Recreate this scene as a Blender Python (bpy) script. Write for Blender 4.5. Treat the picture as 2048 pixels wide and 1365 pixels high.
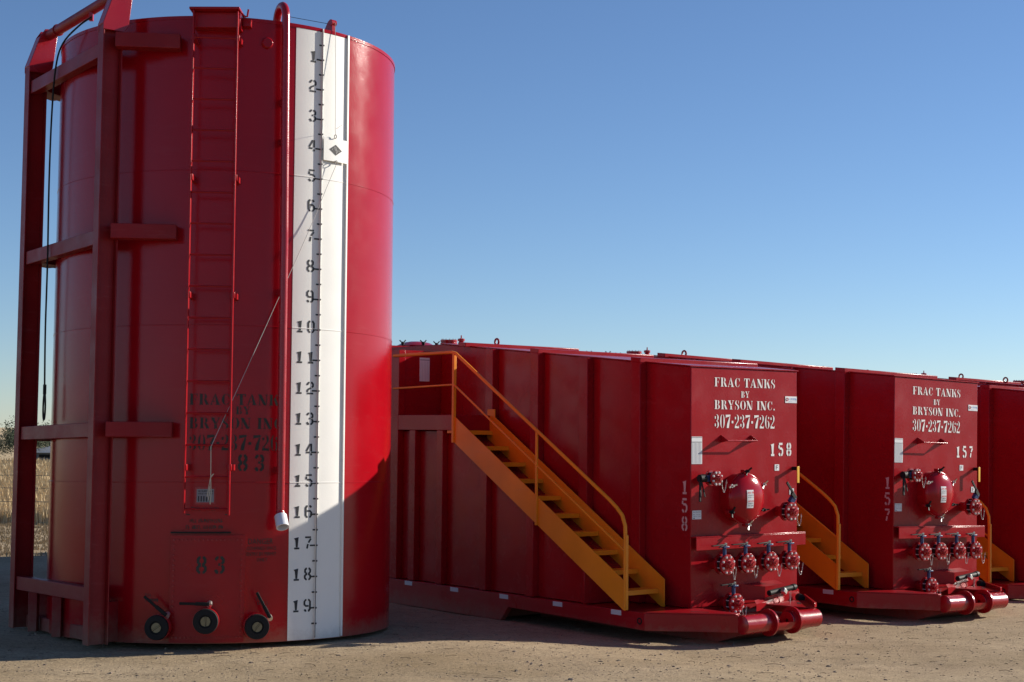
import bpy, bmesh, math, random
from math import sin, cos, pi, radians as rad, atan2, sqrt, degrees
from mathutils import Vector, Matrix, noise
random.seed(7)
for o in list(bpy.data.objects): bpy.data.objects.remove(o)
S = bpy.context.scene
col = S.collection

# ------------------------------------------------------------------ camera
cd = bpy.data.cameras.new('camera'); cam = bpy.data.objects.new('camera', cd); col.objects.link(cam)
cd.sensor_width = 36.0; cd.lens = 3117.04 * 36.0 / 2048.0; cd.clip_end = 8000; cd.clip_start = 0.1
P_, R_ = .058, .0089
fw = Vector((0, cos(P_), sin(P_))); up = Vector((0, -sin(P_), cos(P_))); rt = Vector((1, 0, 0))
rt2 = rt*cos(R_) + up*sin(R_); up2 = -rt*sin(R_) + up*cos(R_)
M = Matrix((rt2, up2, -fw)).transposed().to_4x4(); M.translation = Vector((0, 0, 2.2))
cam.matrix_world = M
S.camera = cam

# ------------------------------------------------------------------ sky, sun, exposure
SUN_EL, SUN_AZ = rad(21.2), rad(66.5)         # azimuth from +Y towards +X
W = bpy.data.worlds.new('World'); S.world = W; W.use_nodes = True
wn = W.node_tree; bg = wn.nodes['Background']
sky = wn.nodes.new('ShaderNodeTexSky'); sky.sky_type = 'NISHITA'; sky.sun_disc = False
sky.sun_elevation = SUN_EL; sky.sun_rotation = SUN_AZ
sky.altitude = 1500; sky.air_density = 1.0; sky.dust_density = 0.1; sky.ozone_density = 3.5
wb = wn.nodes.new('ShaderNodeVectorMath'); wb.operation = 'MULTIPLY'; wb.inputs[1].default_value = (.97, 1.02, 1.13)   # the photo's cool white balance
wn.links.new(sky.outputs[0], wb.inputs[0]); wn.links.new(wb.outputs[0], bg.inputs[0]); bg.inputs[1].default_value = 0.07
sd = bpy.data.lights.new('sun', 'SUN'); sun = bpy.data.objects.new('sun', sd); col.objects.link(sun)
sd.energy = 5.0; sd.angle = rad(0.53); sd.color = (1.0, 0.93, 0.82)
sv = Vector((cos(SUN_EL)*sin(SUN_AZ), cos(SUN_EL)*cos(SUN_AZ), sin(SUN_EL)))
sun.rotation_euler = sv.to_track_quat('Z', 'Y').to_euler()
S.view_settings.view_transform = 'Standard'; S.view_settings.look = 'None'
S.view_settings.exposure = 0.6; S.view_settings.gamma = 1.0

# ------------------------------------------------------------------ materials
def nodes_of(m):
    m.use_nodes = True; nt = m.node_tree; return nt, nt.nodes['Principled BSDF']
def paint(name, c, rough=.3, coat=.0, metal=0.0, bump=.004, bscale=60., var=.10, vscale=1.6, dust=0.0, wavy=0.0, rvar=.1, spec=.5, mud=None, streak=0.0):
    m = bpy.data.materials.new(name); nt, b = nodes_of(m); N = nt.nodes; L = nt.links
    tc = N.new('ShaderNodeTexCoord')
    n1 = N.new('ShaderNodeTexNoise'); n1.inputs['Scale'].default_value = vscale; n1.inputs['Detail'].default_value = 6
    L.new(tc.outputs['Object'], n1.inputs['Vector'])
    mp = N.new('ShaderNodeMapRange'); mp.inputs[1].default_value = .3; mp.inputs[2].default_value = .7
    mp.inputs[3].default_value = 1-var; mp.inputs[4].default_value = 1+var
    L.new(n1.outputs[0], mp.inputs[0])
    mul = N.new('ShaderNodeVectorMath'); mul.operation = 'SCALE'; mul.inputs[0].default_value = c[:3]
    L.new(mp.outputs[0], mul.inputs['Scale'])
    out = mul.outputs[0]
    if dust > 0:
        n2 = N.new('ShaderNodeTexNoise'); n2.inputs['Scale'].default_value = 3.0; n2.inputs['Detail'].default_value = 10; n2.inputs['Roughness'].default_value = .7
        L.new(tc.outputs['Object'], n2.inputs['Vector'])
        m2 = N.new('ShaderNodeMapRange'); m2.inputs[1].default_value = .45; m2.inputs[2].default_value = .8; m2.inputs[3].default_value = dust*.25; m2.inputs[4].default_value = dust
        L.new(n2.outputs[0], m2.inputs[0])
        mx = N.new('ShaderNodeMix'); mx.data_type = 'RGBA'; mx.inputs[7].default_value = (.35, .22, .17, 1)
        L.new(m2.outputs[0], mx.inputs[0]); L.new(out, mx.inputs[6]); out = mx.outputs[2]
    if mud:                      # dried mud splashed on the lowest part, ragged upper edge
        z0, z1, amt = mud
        sp = N.new('ShaderNodeSeparateXYZ'); L.new(tc.outputs['Object'], sp.inputs[0])
        mz = N.new('ShaderNodeMapRange'); mz.inputs[1].default_value = z1; mz.inputs[2].default_value = z0; L.new(sp.outputs[2], mz.inputs[0])
        n6 = N.new('ShaderNodeTexNoise'); n6.inputs['Scale'].default_value = 14; n6.inputs['Detail'].default_value = 8; n6.inputs['Roughness'].default_value = .75; L.new(tc.outputs['Object'], n6.inputs['Vector'])
        ad = N.new('ShaderNodeMath'); ad.operation = 'ADD'; L.new(mz.outputs[0], ad.inputs[0]); L.new(n6.outputs[0], ad.inputs[1])
        m7 = N.new('ShaderNodeMapRange'); m7.inputs[1].default_value = .85; m7.inputs[2].default_value = 1.45; m7.inputs[4].default_value = amt; L.new(ad.outputs[0], m7.inputs[0])
        mx2 = N.new('ShaderNodeMix'); mx2.data_type = 'RGBA'; mx2.inputs[7].default_value = (.24, .17, .115, 1); L.new(m7.outputs[0], mx2.inputs[0]); L.new(out, mx2.inputs[6]); out = mx2.outputs[2]
    if streak:                   # faint scuffs and old repaint marks
        ms = N.new('ShaderNodeMapping'); ms.inputs['Scale'].default_value = (1.2, 1.2, 9); L.new(tc.outputs['Object'], ms.inputs[0])
        n8 = N.new('ShaderNodeTexNoise'); n8.inputs['Scale'].default_value = 2.2; n8.inputs['Detail'].default_value = 9; n8.inputs['Roughness'].default_value = .7; L.new(ms.outputs[0], n8.inputs['Vector'])
        m9 = N.new('ShaderNodeMapRange'); m9.inputs[1].default_value = .56; m9.inputs[2].default_value = .72; m9.inputs[4].default_value = streak; L.new(n8.outputs[0], m9.inputs[0])
        mx3 = N.new('ShaderNodeMix'); mx3.data_type = 'RGBA'; mx3.inputs[7].default_value = (.42, .13, .13, 1); L.new(m9.outputs[0], mx3.inputs[0]); L.new(out, mx3.inputs[6]); out = mx3.outputs[2]
    L.new(out, b.inputs['Base Color'])
    r = N.new('ShaderNodeMapRange'); r.inputs[1].default_value = .3; r.inputs[2].default_value = .7
    r.inputs[3].default_value = max(.03, rough-rvar*.6); r.inputs[4].default_value = rough+rvar
    n3 = N.new('ShaderNodeTexNoise'); n3.inputs['Scale'].default_value = vscale*2.3; n3.inputs['Detail'].default_value = 5
    L.new(tc.outputs['Object'], n3.inputs['Vector']); L.new(n3.outputs[0], r.inputs[0]); L.new(r.outputs[0], b.inputs['Roughness'])
    b.inputs['Metallic'].default_value = metal; b.inputs['Specular IOR Level'].default_value = spec
    b.inputs['Coat Weight'].default_value = coat; b.inputs['Coat Roughness'].default_value = .12
    if bump > 0:
        n4 = N.new('ShaderNodeTexNoise'); n4.inputs['Scale'].default_value = bscale; n4.inputs['Detail'].default_value = 3
        L.new(tc.outputs['Object'], n4.inputs['Vector'])
        bp = N.new('ShaderNodeBump'); bp.inputs['Distance'].default_value = bump; bp.inputs['Strength'].default_value = .5
        L.new(n4.outputs[0], bp.inputs['Height'])
        last = bp
        if wavy > 0:
            n5 = N.new('ShaderNodeTexNoise'); n5.inputs['Scale'].default_value = .9; n5.inputs['Detail'].default_value = 1
            mpv = N.new('ShaderNodeMapping'); mpv.inputs['Scale'].default_value = (1, 1, 1.8)
            L.new(tc.outputs['Object'], mpv.inputs[0]); L.new(mpv.outputs[0], n5.inputs['Vector'])
            b2 = N.new('ShaderNodeBump'); b2.inputs['Distance'].default_value = wavy; b2.inputs['Strength'].default_value = 1
            L.new(n5.outputs[0], b2.inputs['Height']); L.new(bp.outputs[0], b2.inputs['Normal']); last = b2
        L.new(last.outputs[0], b.inputs['Normal'])
        if coat > 0: L.new(last.outputs[0], b.inputs['Coat Normal'])
    return m
RED = (.31, .003, .008)
M_shell = paint('glossy red tank paint', (.33, .003, .009), rough=.15, coat=.0, bump=.0018, bscale=90, var=.06, wavy=.0012, dust=.0, rvar=.04, spec=.27, mud=(-.05, .30, .5), streak=.06)
M_red = paint('red steel paint', RED, rough=.32, coat=.10, bump=.002, bscale=50, var=.08, dust=.02, wavy=.006, spec=.24, mud=(-.35, .0, .5), streak=.10)
M_face = paint('satin red panel paint', (.32, .004, .010), rough=.24, coat=.0, bump=.002, bscale=40, var=.07, dust=.025, wavy=.008, spec=.20, streak=.10)
M_beam = paint('worn red beam paint', (.24, .006, .010), rough=.42, bump=.003, bscale=40, var=.15, dust=.04, spec=.22, mud=(-.05, .5, .5), streak=.2)
M_fit = paint('red fitting paint', (.34, .004, .009), rough=.24, coat=.12, bump=.002, bscale=90, var=.1)
M_white = paint('white gauge paint', (.80, .78, .73), rough=.45, bump=.001, var=.03, dust=.03, mud=(-.05, .22, .35))
M_black = paint('black stencil paint', (.018, .018, .022), rough=.6, bump=0, var=.2)
M_olive = paint('faded black stencil paint', (.016, .020, .014), rough=.55, bump=0, var=.3)
M_wlet = paint('white stencil paint', (.72, .70, .67), rough=.5, bump=0, var=.05)
M_plet = paint('thin white stencil paint', (.60, .36, .36), rough=.5, bump=0, var=.1)
M_orange = paint('orange stair paint', (.84, .27, .010), rough=.40, bump=.002, var=.12, dust=.06, spec=.25, streak=.12)
M_yel = paint('yellow lever paint', (.85, .45, .02), rough=.4, bump=0)
M_dark = paint('black rubber and iron', (.012, .011, .011), rough=.6, bump=.003, var=.3, spec=.2)
M_blue = paint('blue valve neck paint', (.02, .045, .14), rough=.35, bump=.001)
M_steel = paint('zinc plated steel', (.62, .60, .57), rough=.3, metal=.9, bump=.001)
M_bolt = paint('bright bolt heads', (.72, .70, .68), rough=.35, metal=.3, bump=0)
M_chain = paint('chain steel', (.50, .45, .42), rough=.35, metal=.8, bump=0)
M_brass = paint('pale brass', (.19, .16, .09), rough=.4, metal=.4, bump=0)
M_pvc = paint('white plastic pipe', (.70, .70, .74), rough=.35, bump=0)
M_sticker = paint('paper sticker', (.72, .72, .72), rough=.4, bump=0, var=.03)
M_grey = paint('grey print', (.25, .25, .27), rough=.6, bump=0)
M_tape = paint('silver reflective tape', (.55, .56, .58), rough=.3, bump=0, var=.08)
M_redp = paint('red print', (.6, .06, .06), rough=.5, bump=0)
M_bluep = paint('blue print', (.06, .22, .55), rough=.5, bump=0)
M_rope = paint('pale nylon cord', (.55, .48, .36), rough=.8, bump=0)
M_ropew = paint('grey cord', (.40, .39, .37), rough=.8, bump=0)

# ------------------------------------------------------------------ mesh helpers
class MB:
    def __init__(s): s.v = []; s.f = []
    def add(s, vs, fs):
        b = len(s.v); s.v += [tuple(p) for p in vs]; s.f += [tuple(i+b for i in f) for f in fs]; return s
    def box(s, x0, x1, y0, y1, z0, z1):
        vs = [(x, y, z) for z in (z0, z1) for y in (y0, y1) for x in (x0, x1)]
        return s.add(vs, [(0,2,3,1), (4,5,7,6), (0,1,5,4), (2,6,7,3), (0,4,6,2), (1,3,7,5)])
    def obox(s, p, q, w, h, upv=(0, 0, 1)):     # beam from p to q, width w (sideways), height h
        p = Vector(p); q = Vector(q); d = (q-p).normalized(); u = Vector(upv)
        sd_ = d.cross(u).normalized(); u = sd_.cross(d).normalized()
        vs = [c + sd_*(w/2*a) + u*(h/2*b) for c in (p, q) for b in (-1, 1) for a in (-1, 1)]
        return s.add(vs, [(0,2,3,1), (4,5,7,6), (0,1,5,4), (2,6,7,3), (0,4,6,2), (1,3,7,5)])
    def cyl(s, p, q, r, n=16, r2=None, caps=True):
        p = Vector(p); q = Vector(q); d = (q-p).normalized()
        a = d.orthogonal().normalized(); b = d.cross(a); r2 = r if r2 is None else r2
        vs = [p + (a*cos(t)+b*sin(t))*r for t in [2*pi*i/n for i in range(n)]] + [q + (a*cos(t)+b*sin(t))*r2 for t in [2*pi*i/n for i in range(n)]]
        fs = [(i, (i+1) % n, n+(i+1) % n, n+i) for i in range(n)]
        if caps: fs += [tuple(range(n))[::-1], tuple(range(n, 2*n))]
        return s.add(vs, fs)
    def tube(s, pts, r, n=8, closed=False, caps=True):
        pts = [Vector(p) for p in pts]; K = len(pts); vs = []; prev = None
        for i, p in enumerate(pts):
            if closed: d = (pts[(i+1) % K]-pts[i-1])
            else: d = (pts[min(i+1, K-1)]-pts[max(i-1, 0)])
            d = d.normalized() if d.length > 1e-9 else Vector((0, 0, 1))
            a = d.orthogonal().normalized() if prev is None else (prev - d*prev.dot(d)).normalized()
            prev = a; b = d.cross(a)
            vs += [p+(a*cos(2*pi*j/n)+b*sin(2*pi*j/n))*r for j in range(n)]
        fs = []
        for i in range(K if closed else K-1):
            i2 = (i+1) % K
            fs += [(i*n+j, i*n+(j+1) % n, i2*n+(j+1) % n, i2*n+j) for j in range(n)]
        if not closed and caps: fs += [tuple(range(n))[::-1], tuple(range((K-1)*n, K*n))]
        return s.add(vs, fs)
    def torus(s, c, nrm, R, r, n=20, k=8):
        nrm = Vector(nrm).normalized(); a = nrm.orthogonal().normalized(); b = nrm.cross(a); c = Vector(c)
        return s.tube([c+(a*cos(2*pi*i/n)+b*sin(2*pi*i/n))*R for i in range(n)], r, k, closed=True)
    def prism(s, poly, axis, a0, a1):           # poly of 2-D points in the other two axes, extruded along axis
        def P(p, a):
            return {'x': (a, p[0], p[1]), 'y': (p[0], a, p[1]), 'z': (p[0], p[1], a)}[axis]
        n = len(poly); vs = [P(p, a0) for p in poly]+[P(p, a1) for p in poly]
        fs = [(i, (i+1) % n, n+(i+1) % n, n+i) for i in range(n)]+[tuple(range(n))[::-1], tuple(range(n, 2*n))]
        return s.add(vs, fs)
    def lathe(s, prof, c=(0, 0, 0), axis=(0, 0, 1), n=32, cap=False):   # prof: (radius, height)
        ax = Vector(axis).normalized(); a = ax.orthogonal().normalized(); b = ax.cross(a); c = Vector(c); vs = []
        for r, h in prof: vs += [c+ax*h+(a*cos(2*pi*i/n)+b*sin(2*pi*i/n))*r for i in range(n)]
        fs = []
        for k in range(len(prof)-1): fs += [(k*n+i, k*n+(i+1) % n, (k+1)*n+(i+1) % n, (k+1)*n+i) for i in range(n)]
        if cap: fs += [tuple(range(n))[::-1], tuple(range((len(prof)-1)*n, len(prof)*n))]
        return s.add(vs, fs)
    def sphere(s, c, r, n=10, sz=1.0):
        prof = [(max(1e-4, r*sin(pi*i/n)), -r*sz*cos(pi*i/n)) for i in range(n+1)]
        return s.lathe(prof, c, n=2*n)
    def xf(s, M): s.v = [tuple(M @ Vector(p)) for p in s.v]; return s
    def build(s, name, mat, parent=None, smooth=35, bev=0, fix=True):
        me = bpy.data.meshes.new(name); me.from_pydata(s.v, [], s.f); me.materials.append(mat)
        if fix:
            bm = bmesh.new(); bm.from_mesh(me); bmesh.ops.recalc_face_normals(bm, faces=bm.faces); bm.to_mesh(me); bm.free()
        if smooth:
            for p in me.polygons: p.use_smooth = True
            me.set_sharp_from_angle(angle=rad(smooth))
        o = bpy.data.objects.new(name, me); col.objects.link(o)
        if parent: o.parent = parent
        if bev:
            b = o.modifiers.new('bevel', 'BEVEL'); b.width = bev; b.segments = 2; b.limit_method = 'ANGLE'; b.angle_limit = rad(40); b.use_clamp_overlap = True
        return o
def empty(name, loc=(0, 0, 0), rot=(0, 0, 0), parent=None):
    o = bpy.data.objects.new(name, None); col.objects.link(o); o.location = loc; o.rotation_euler = rot
    o.empty_display_size = .2
    if parent: o.parent = parent
    return o
def tag(o, label=None, cat=None, group=None, kind=None):
    if label: o['label'] = label
    if cat: o['category'] = cat
    if group: o['group'] = group
    if kind: o['kind'] = kind
    return o

# ------------------------------------------------------------------ lettering
def ribbon(pts, w):
    n = len(pts); L = []; Rr = []
    for i, p in enumerate(pts):
        p = Vector(p); a = Vector(pts[max(i-1, 0)]); b = Vector(pts[min(i+1, n-1)])
        d = (b-a).normalized(); nn = Vector((-d.y, d.x)); k = 1.0
        if 0 < i < n-1:
            d1 = (p-a).normalized(); n1 = Vector((-d1.y, d1.x)); k = 1/max(.5, nn.dot(n1))
        L.append(p+nn*w/2*k); Rr.append(p-nn*w/2*k)
    return [[L[i], L[i+1], Rr[i+1], Rr[i]] for i in range(n-1)]
DG = {
 '0': [[(.24,.93),(.18,.93),(.08,.80),(.08,.20),(.18,.07),(.24,.07)], [(.36,.93),(.42,.93),(.52,.80),(.52,.20),(.42,.07),(.36,.07)]],
 '1': [[(.13,.80),(.31,.92),(.31,.155)], [(.11,.07),(.51,.07)]],
 '2': [[(.08,.72),(.08,.80),(.18,.93),(.25,.93)], [(.35,.93),(.42,.93),(.52,.81),(.52,.65),(.43,.55)], [(.37,.51),(.19,.42),(.08,.30),(.08,.17)], [(.05,.06),(.54,.06)]],
 '3': [[(.08,.78),(.18,.93),(.25,.93)], [(.35,.93),(.42,.93),(.52,.81),(.52,.66),(.43,.56)], [(.24,.52),(.36,.52)], [(.43,.47),(.52,.37),(.52,.20),(.42,.07),(.35,.07)], [(.25,.07),(.18,.07),(.07,.22)]],
 '4': [[(.36,.95),(.07,.38)], [(.04,.27),(.34,.27)], [(.45,.97),(.45,.36)], [(.45,.20),(.45,.04)]],
 '5': [[(.08,.93),(.52,.93)], [(.10,.82),(.10,.58)], [(.17,.57),(.40,.57),(.52,.44),(.52,.22),(.42,.07),(.35,.07)], [(.25,.07),(.18,.07),(.07,.20)]],
 '6': [[(.24,.93),(.18,.93),(.08,.80),(.08,.20),(.18,.07),(.24,.07)], [(.36,.93),(.42,.93),(.52,.82)], [(.19,.55),(.41,.55),(.52,.43),(.52,.20),(.42,.07),(.36,.07)]],
 '7': [[(.06,.93),(.53,.93)], [(.52,.82),(.33,.50)], [(.29,.40),(.22,.04)]],
 '8': [[(.24,.93),(.19,.93),(.10,.83),(.10,.66),(.19,.54),(.27,.535)], [(.36,.93),(.41,.93),(.50,.83),(.50,.66),(.41,.54),(.33,.535)], [(.27,.475),(.19,.47),(.08,.36),(.08,.19),(.18,.07),(.24,.07)], [(.33,.475),(.41,.47),(.52,.36),(.52,.19),(.42,.07),(.36,.07)]],
 '9': [[(.36,.07),(.42,.07),(.52,.20),(.52,.80),(.42,.93),(.36,.93)], [(.24,.07),(.18,.07),(.08,.18)], [(.41,.45),(.19,.45),(.08,.57),(.08,.80),(.18,.93),(.24,.93)]],
}
def digits(txt, h, adv=.78, w=.13, sx=1.0):     # polygons, origin bottom-left
    out = []; x = 0
    for ch in txt:
        if ch != ' ':
            for st in DG[ch]:
                for q in ribbon(st, w): out.append([((p[0])*h*sx + x, p[1]*h) for p in q])
        x += adv*h*sx
    return out
def R2(a, b, c, d): return [(a, b), (c, b), (c, d), (a, d)]
def ARC(cx, cy, rx, ry, a0, a1, tmax, tmin=.045, n=10):
    out = []
    P = []
    for i in range(n+1):
        a = rad(a0+(a1-a0)*i/n); t = tmin+(tmax-tmin)*abs(cos(a))**1.4
        P.append(((cx+rx*cos(a), cy+ry*sin(a)), (cx+max(.005, rx-t)*cos(a), cy+max(.01, ry-max(tmin, t*.35))*sin(a))))
    for i in range(n): out.append([P[i][0], P[i+1][0], P[i+1][1], P[i][1]])
    return out
ST = [R2(.08, 0, .29, 1), R2(0, 0, .08, .05), R2(.29, 0, .37, .05), R2(0, .95, .08, 1)]
SG = {
 'F': (.70, ST+[R2(.34,.94,.66,1), [(.66,.94),(.66,.66),(.60,.94)], R2(.34,.48,.48,.53), R2(.46,.37,.50,.64)]),
 'R': (.84, ST+ARC(.38,.745,.27,.255,88,-88,.17)+[[(.40,.48),(.58,.48),(.82,0),(.58,0)]]),
 'A': (.84, [[(0.06,.05),(.11,.05),(.37,.78),(.33,.86)], R2(0,0,.18,.05), R2(.2,.27,.42,.32), [(.36,1),(.44,1),(.76,.05),(.52,.05)], R2(.45,0,.84,.05)]),
 'C': (.72, ARC(.40,.5,.38,.51,96,264,.21)+ARC(.40,.5,.27,.51,80,30,.04)+ARC(.40,.5,.27,.51,-80,-25,.04)+[R2(.62,.64,.67,1)]),
 'T': (.76, [R2(.27,0,.49,.95), R2(.19,0,.57,.05), R2(.05,.94,.71,1), [(.0,1),(.06,1),(.09,.94),(.0,.64)], [(.76,1),(.70,1),(.67,.94),(.76,.64)]]),
 'N': (.86, [R2(.10,0,.15,.88), R2(.02,0,.24,.05), [(.0,1),(.26,1),(.74,.0),(.50,.0)], R2(.70,.1,.75,1), R2(.60,.95,.86,1)]),
 'K': (.86, ST+[[(.35,.42),(.40,.42),(.68,.95),(.62,.95)], R2(.56,.95,.78,1), [(.41,.62),(.56,.74),(.84,0),(.60,0)]]),
 'S': (.62, ARC(.31,.74,.27,.27,85,250,.16)+ARC(.30,.26,.28,.27,75,-88,.18)+[[(.10,.62),(.20,.72),(.52,.40),(.42,.30)], R2(.48,.68,.53,1), R2(.03,0,.08,.34)]),
 'B': (.76, ST+ARC(.38,.76,.24,.245,88,-88,.16)+ARC(.38,.255,.30,.255,88,-88,.18)+[R2(.08,.95,.29,1)]),
 'Y': (.80, [[(.03,.95),(.27,.95),(.46,.46),(.30,.42)], R2(0,.95,.36,1), [(.64,.95),(.69,.95),(.50,.46),(.46,.52)], R2(.54,.95,.80,1), R2(.30,.05,.50,.38), R2(.22,0,.58,.05)]),
 'O': (.78, ARC(.37,.5,.36,.51,97,263,.21)+ARC(.41,.5,.36,.51,83,-83,.21)),
 'I': (.42, [R2(.10,0,.32,1), R2(.02,0,.40,.05), R2(.02,.95,.40,1)]),
 '.': (.30, [R2(.06,0,.22,.17)]),
 '-': (.30, [R2(.04,.36,.24,.54)]),
 '3': (.54, ARC(.22,.76,.25,.245,88,-88,.15)+ARC(.22,.255,.28,.26,88,-88,.17)+[R2(.02,.68,.14,.86), R2(.02,.12,.14,.32)]),
 '0': (.56, ARC(.24,.5,.24,.51,98,262,.15)+ARC(.30,.5,.24,.51,82,-82,.15)),
 '7': (.56, [[(.0,1),(.06,.98),(.54,1),(.54,.86),(.08,.80),(.0,.72)], [(.42,.80),(.52,.82),(.36,0),(.12,0),(.16,.3)]]),
 '2': (.56, ARC(.24,.74,.27,.27,88,-45,.16)+[R2(.02,.66,.15,.84), [(.40,.60),(.47,.56),(.14,.20),(.06,.20)], [(.0,0),(.04,.20),(.24,.16),(.42,.10),(.53,.24),(.50,0)]]),
 '6': (.56, ARC(.26,.5,.26,.51,96,264,.16)+ARC(.30,.29,.24,.30,86,-84,.15)+[R2(.38,.72,.50,.88)]),
}
def serif_line(txt, x0, x1, z0, h, sp=.10, word=.45):
    tot = 0
    for ch in txt: tot += word if ch == ' ' else SG[ch][0]+sp
    k = (x1-x0)/(tot-sp); x = x0; out = []
    for ch in txt:
        if ch == ' ': x += word*k; continue
        w, ps = SG[ch]
        for q in ps: out.append([(x+p[0]*k, z0+p[1]*h) for p in q])
        x += (w+sp)*k
    return out
def font_line(txt, x0, x1, z0, h):               # plain sans lettering as polygons
    cu = bpy.data.curves.new('t', 'FONT'); cu.body = txt; cu.size = 1; cu.resolution_u = 2
    ob = bpy.data.objects.new('t', cu); col.objects.link(ob)
    dg = bpy.context.evaluated_depsgraph_get(); me = ob.evaluated_get(dg).to_mesh()
    V = [v.co.copy() for v in me.vertices]; F = [tuple(p.vertices) for p in me.polygons]
    xs = [v.x for v in V]; ys = [v.y for v in V]; a, b = min(xs), max(xs); c, d = min(ys), max(ys)
    out = [[(x0+(V[i].x-a)/(b-a)*(x1-x0), z0+(V[i].y-c)/(d-c)*h) for i in f] for f in F]
    bpy.data.objects.remove(ob); bpy.data.curves.remove(cu)
    return out
def smudge_line(x0, x1, z0, h, seed=1):           # unreadable small print: broken short strokes
    r = random.Random(seed); x = x0; out = []
    while x < x1:
        w = h*r.uniform(.3, .6)
        if r.random() < .85:
            out.append(R2(x, z0, x+w*.3, z0+h)); out.append(R2(x+w*.3, z0+h*r.choice([0, .4, .8]), x+w*.8, z0+h*r.choice([.2, .6, 1])))
        x += w*1.15
    return out
def lay(polys, fn):
    m = MB()
    for q in polys: m.add([fn(*p) for p in q], [tuple(range(len(q)))])
    return m

# ================================================================== GROUND
def gz(x, y):
    q = (y-16.2)+(x+1.3)*.85
    t = min(1, max(0, (q-.1)/2.6)); t = t*t*(3-2*t)
    z = .09*(1-t) - .03*t
    if x < -6.5: z = z
    t2 = min(1, max(0, (y-24)/30)); z = z*(1-t2)
    return z
def gnoise(x, y):
    v = Vector((x*.55, y*.55, 0)); a = noise.noise(v)*.022
    a += noise.noise(Vector((x*1.9, y*1.9, 3.)))*.010+noise.noise(Vector((x*5.5, y*5.5, 7.)))*.006
    for yy in (13.55, 15.15):
        d = y-yy-.25*noise.noise(Vector((x*.22, yy, 0)))-.02*x
        if abs(d) < .28: a -= .016*(.5+.5*cos(pi*d/.28))*(.6+.8*noise.noise(Vector((x*.7, yy, 5))))
    return a
def axis_pts(lo, hi, fine0, fine1, st):
    pts = [fine0]; 
    while pts[-1] < fine1: pts.append(pts[-1]+st)
    s_ = st; a = pts[-1]
    while a < hi: s_ *= 1.16; a += s_; pts.append(a)
    s_ = st; a = fine0; left = []
    while a > lo: s_ *= 1.16; a -= s_; left.append(a)
    return left[::-1]+pts
XS = axis_pts(-3000, 3000, -8, 9, .085); YS = axis_pts(-300, 5000, 11.5, 20, .085)
V = []
for y in YS:
    for x in XS:
        d = max(0, abs(x)-15)+max(0, abs(y-18)-12); k = max(0., 1-d/30)
        V.append((x, y, gz(x, y)+gnoise(x, y)*(k if k > 0 else 0)))
nx = len(XS); F = [(j*nx+i, j*nx+i+1, (j+1)*nx+i+1, (j+1)*nx+i) for j in range(len(YS)-1) for i in range(nx-1)]
gm = bpy.data.materials.new('packed dirt'); nt, b = nodes_of(gm); N = nt.nodes; L = nt.links
tc = N.new('ShaderNodeTexCoord')
def nz(scale, detail=8, rough=.6, src=None):
    n = N.new('ShaderNodeTexNoise'); n.inputs['Scale'].default_value = scale; n.inputs['Detail'].default_value = detail; n.inputs['Roughness'].default_value = rough
    L.new(src or tc.outputs['Object'], n.inputs['Vector']); return n
def ramp(src, stops):
    r = N.new('ShaderNodeValToRGB'); L.new(src, r.inputs[0]); e = r.color_ramp.elements
    e[0].position, e[0].color = stops[0][0], (*stops[0][1], 1); e[1].position, e[1].color = stops[-1][0], (*stops[-1][1], 1)
    for p, c in stops[1:-1]: x = e.new(p); x.color = (*c, 1)
    return r
mpg = N.new('ShaderNodeMapping'); mpg.inputs['Scale'].default_value = (.7, 1, 1); L.new(tc.outputs['Object'], mpg.inputs[0])
big = nz(.6, 8, .62, mpg.outputs[0]); fine = nz(38, 6, .7); mid = nz(9, 10, .75, mpg.outputs[0])
c1 = ramp(big.outputs[0], [(.3, (.31, .235, .14)), (.5, (.39, .302, .192)), (.7, (.47, .37, .245))])
c2 = ramp(fine.outputs[0], [(.32, (.25, .23, .20)), (.44, (.88, .87, .86)), (.60, (1.05, 1.03, 1.0)), (.74, (1.55, 1.50, 1.45))])
c3 = ramp(mid.outputs[0], [(.32, (.70, .67, .63)), (.48, (.98, .97, .96)), (.7, (1.12, 1.10, 1.07))])
m1 = N.new('ShaderNodeMix'); m1.data_type = 'RGBA'; m1.blend_type = 'MULTIPLY'; m1.inputs[0].default_value = 1; L.new(c1.outputs[0], m1.inputs[6]); L.new(c2.outputs[0], m1.inputs[7])
m2 = N.new('ShaderNodeMix'); m2.data_type = 'RGBA'; m2.blend_type = 'MULTIPLY'; m2.inputs[0].default_value = 1; L.new(m1.outputs[2], m2.inputs[6]); L.new(c3.outputs[0], m2.inputs[7])
# dry grass field tone from about 36 m on
sep = N.new('ShaderNodeSeparateXYZ'); L.new(tc.outputs['Object'], sep.inputs[0])
fld = N.new('ShaderNodeMapRange'); fld.inputs[1].default_value = 34.5; fld.inputs[2].default_value = 37.5; L.new(sep.outputs[1], fld.inputs[0])
fn = nz(.35, 6, .6); fc = ramp(fn.outputs[0], [(.3, (.46, .34, .19)), (.7, (.58, .45, .27))])
m3 = N.new('ShaderNodeMix'); m3.data_type = 'RGBA'; L.new(fld.outputs[0], m3.inputs[0]); L.new(m2.outputs[2], m3.inputs[6]); L.new(fc.outputs[0], m3.inputs[7])
L.new(m3.outputs[2], b.inputs['Base Color']); b.inputs['Roughness'].default_value = .95; b.inputs['Specular IOR Level'].default_value = .15
bp = N.new('ShaderNodeBump'); bp.inputs['Distance'].default_value = .012; bp.inputs['Strength'].default_value = 1; L.new(fine.outputs[0], bp.inputs['Height'])
bp2 = N.new('ShaderNodeBump'); bp2.inputs['Distance'].default_value = .008; bp2.inputs['Strength'].default_value = .4; L.new(mid.outputs[0], bp2.inputs['Height']); L.new(bp.outputs[0], bp2.inputs['Normal'])
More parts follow.
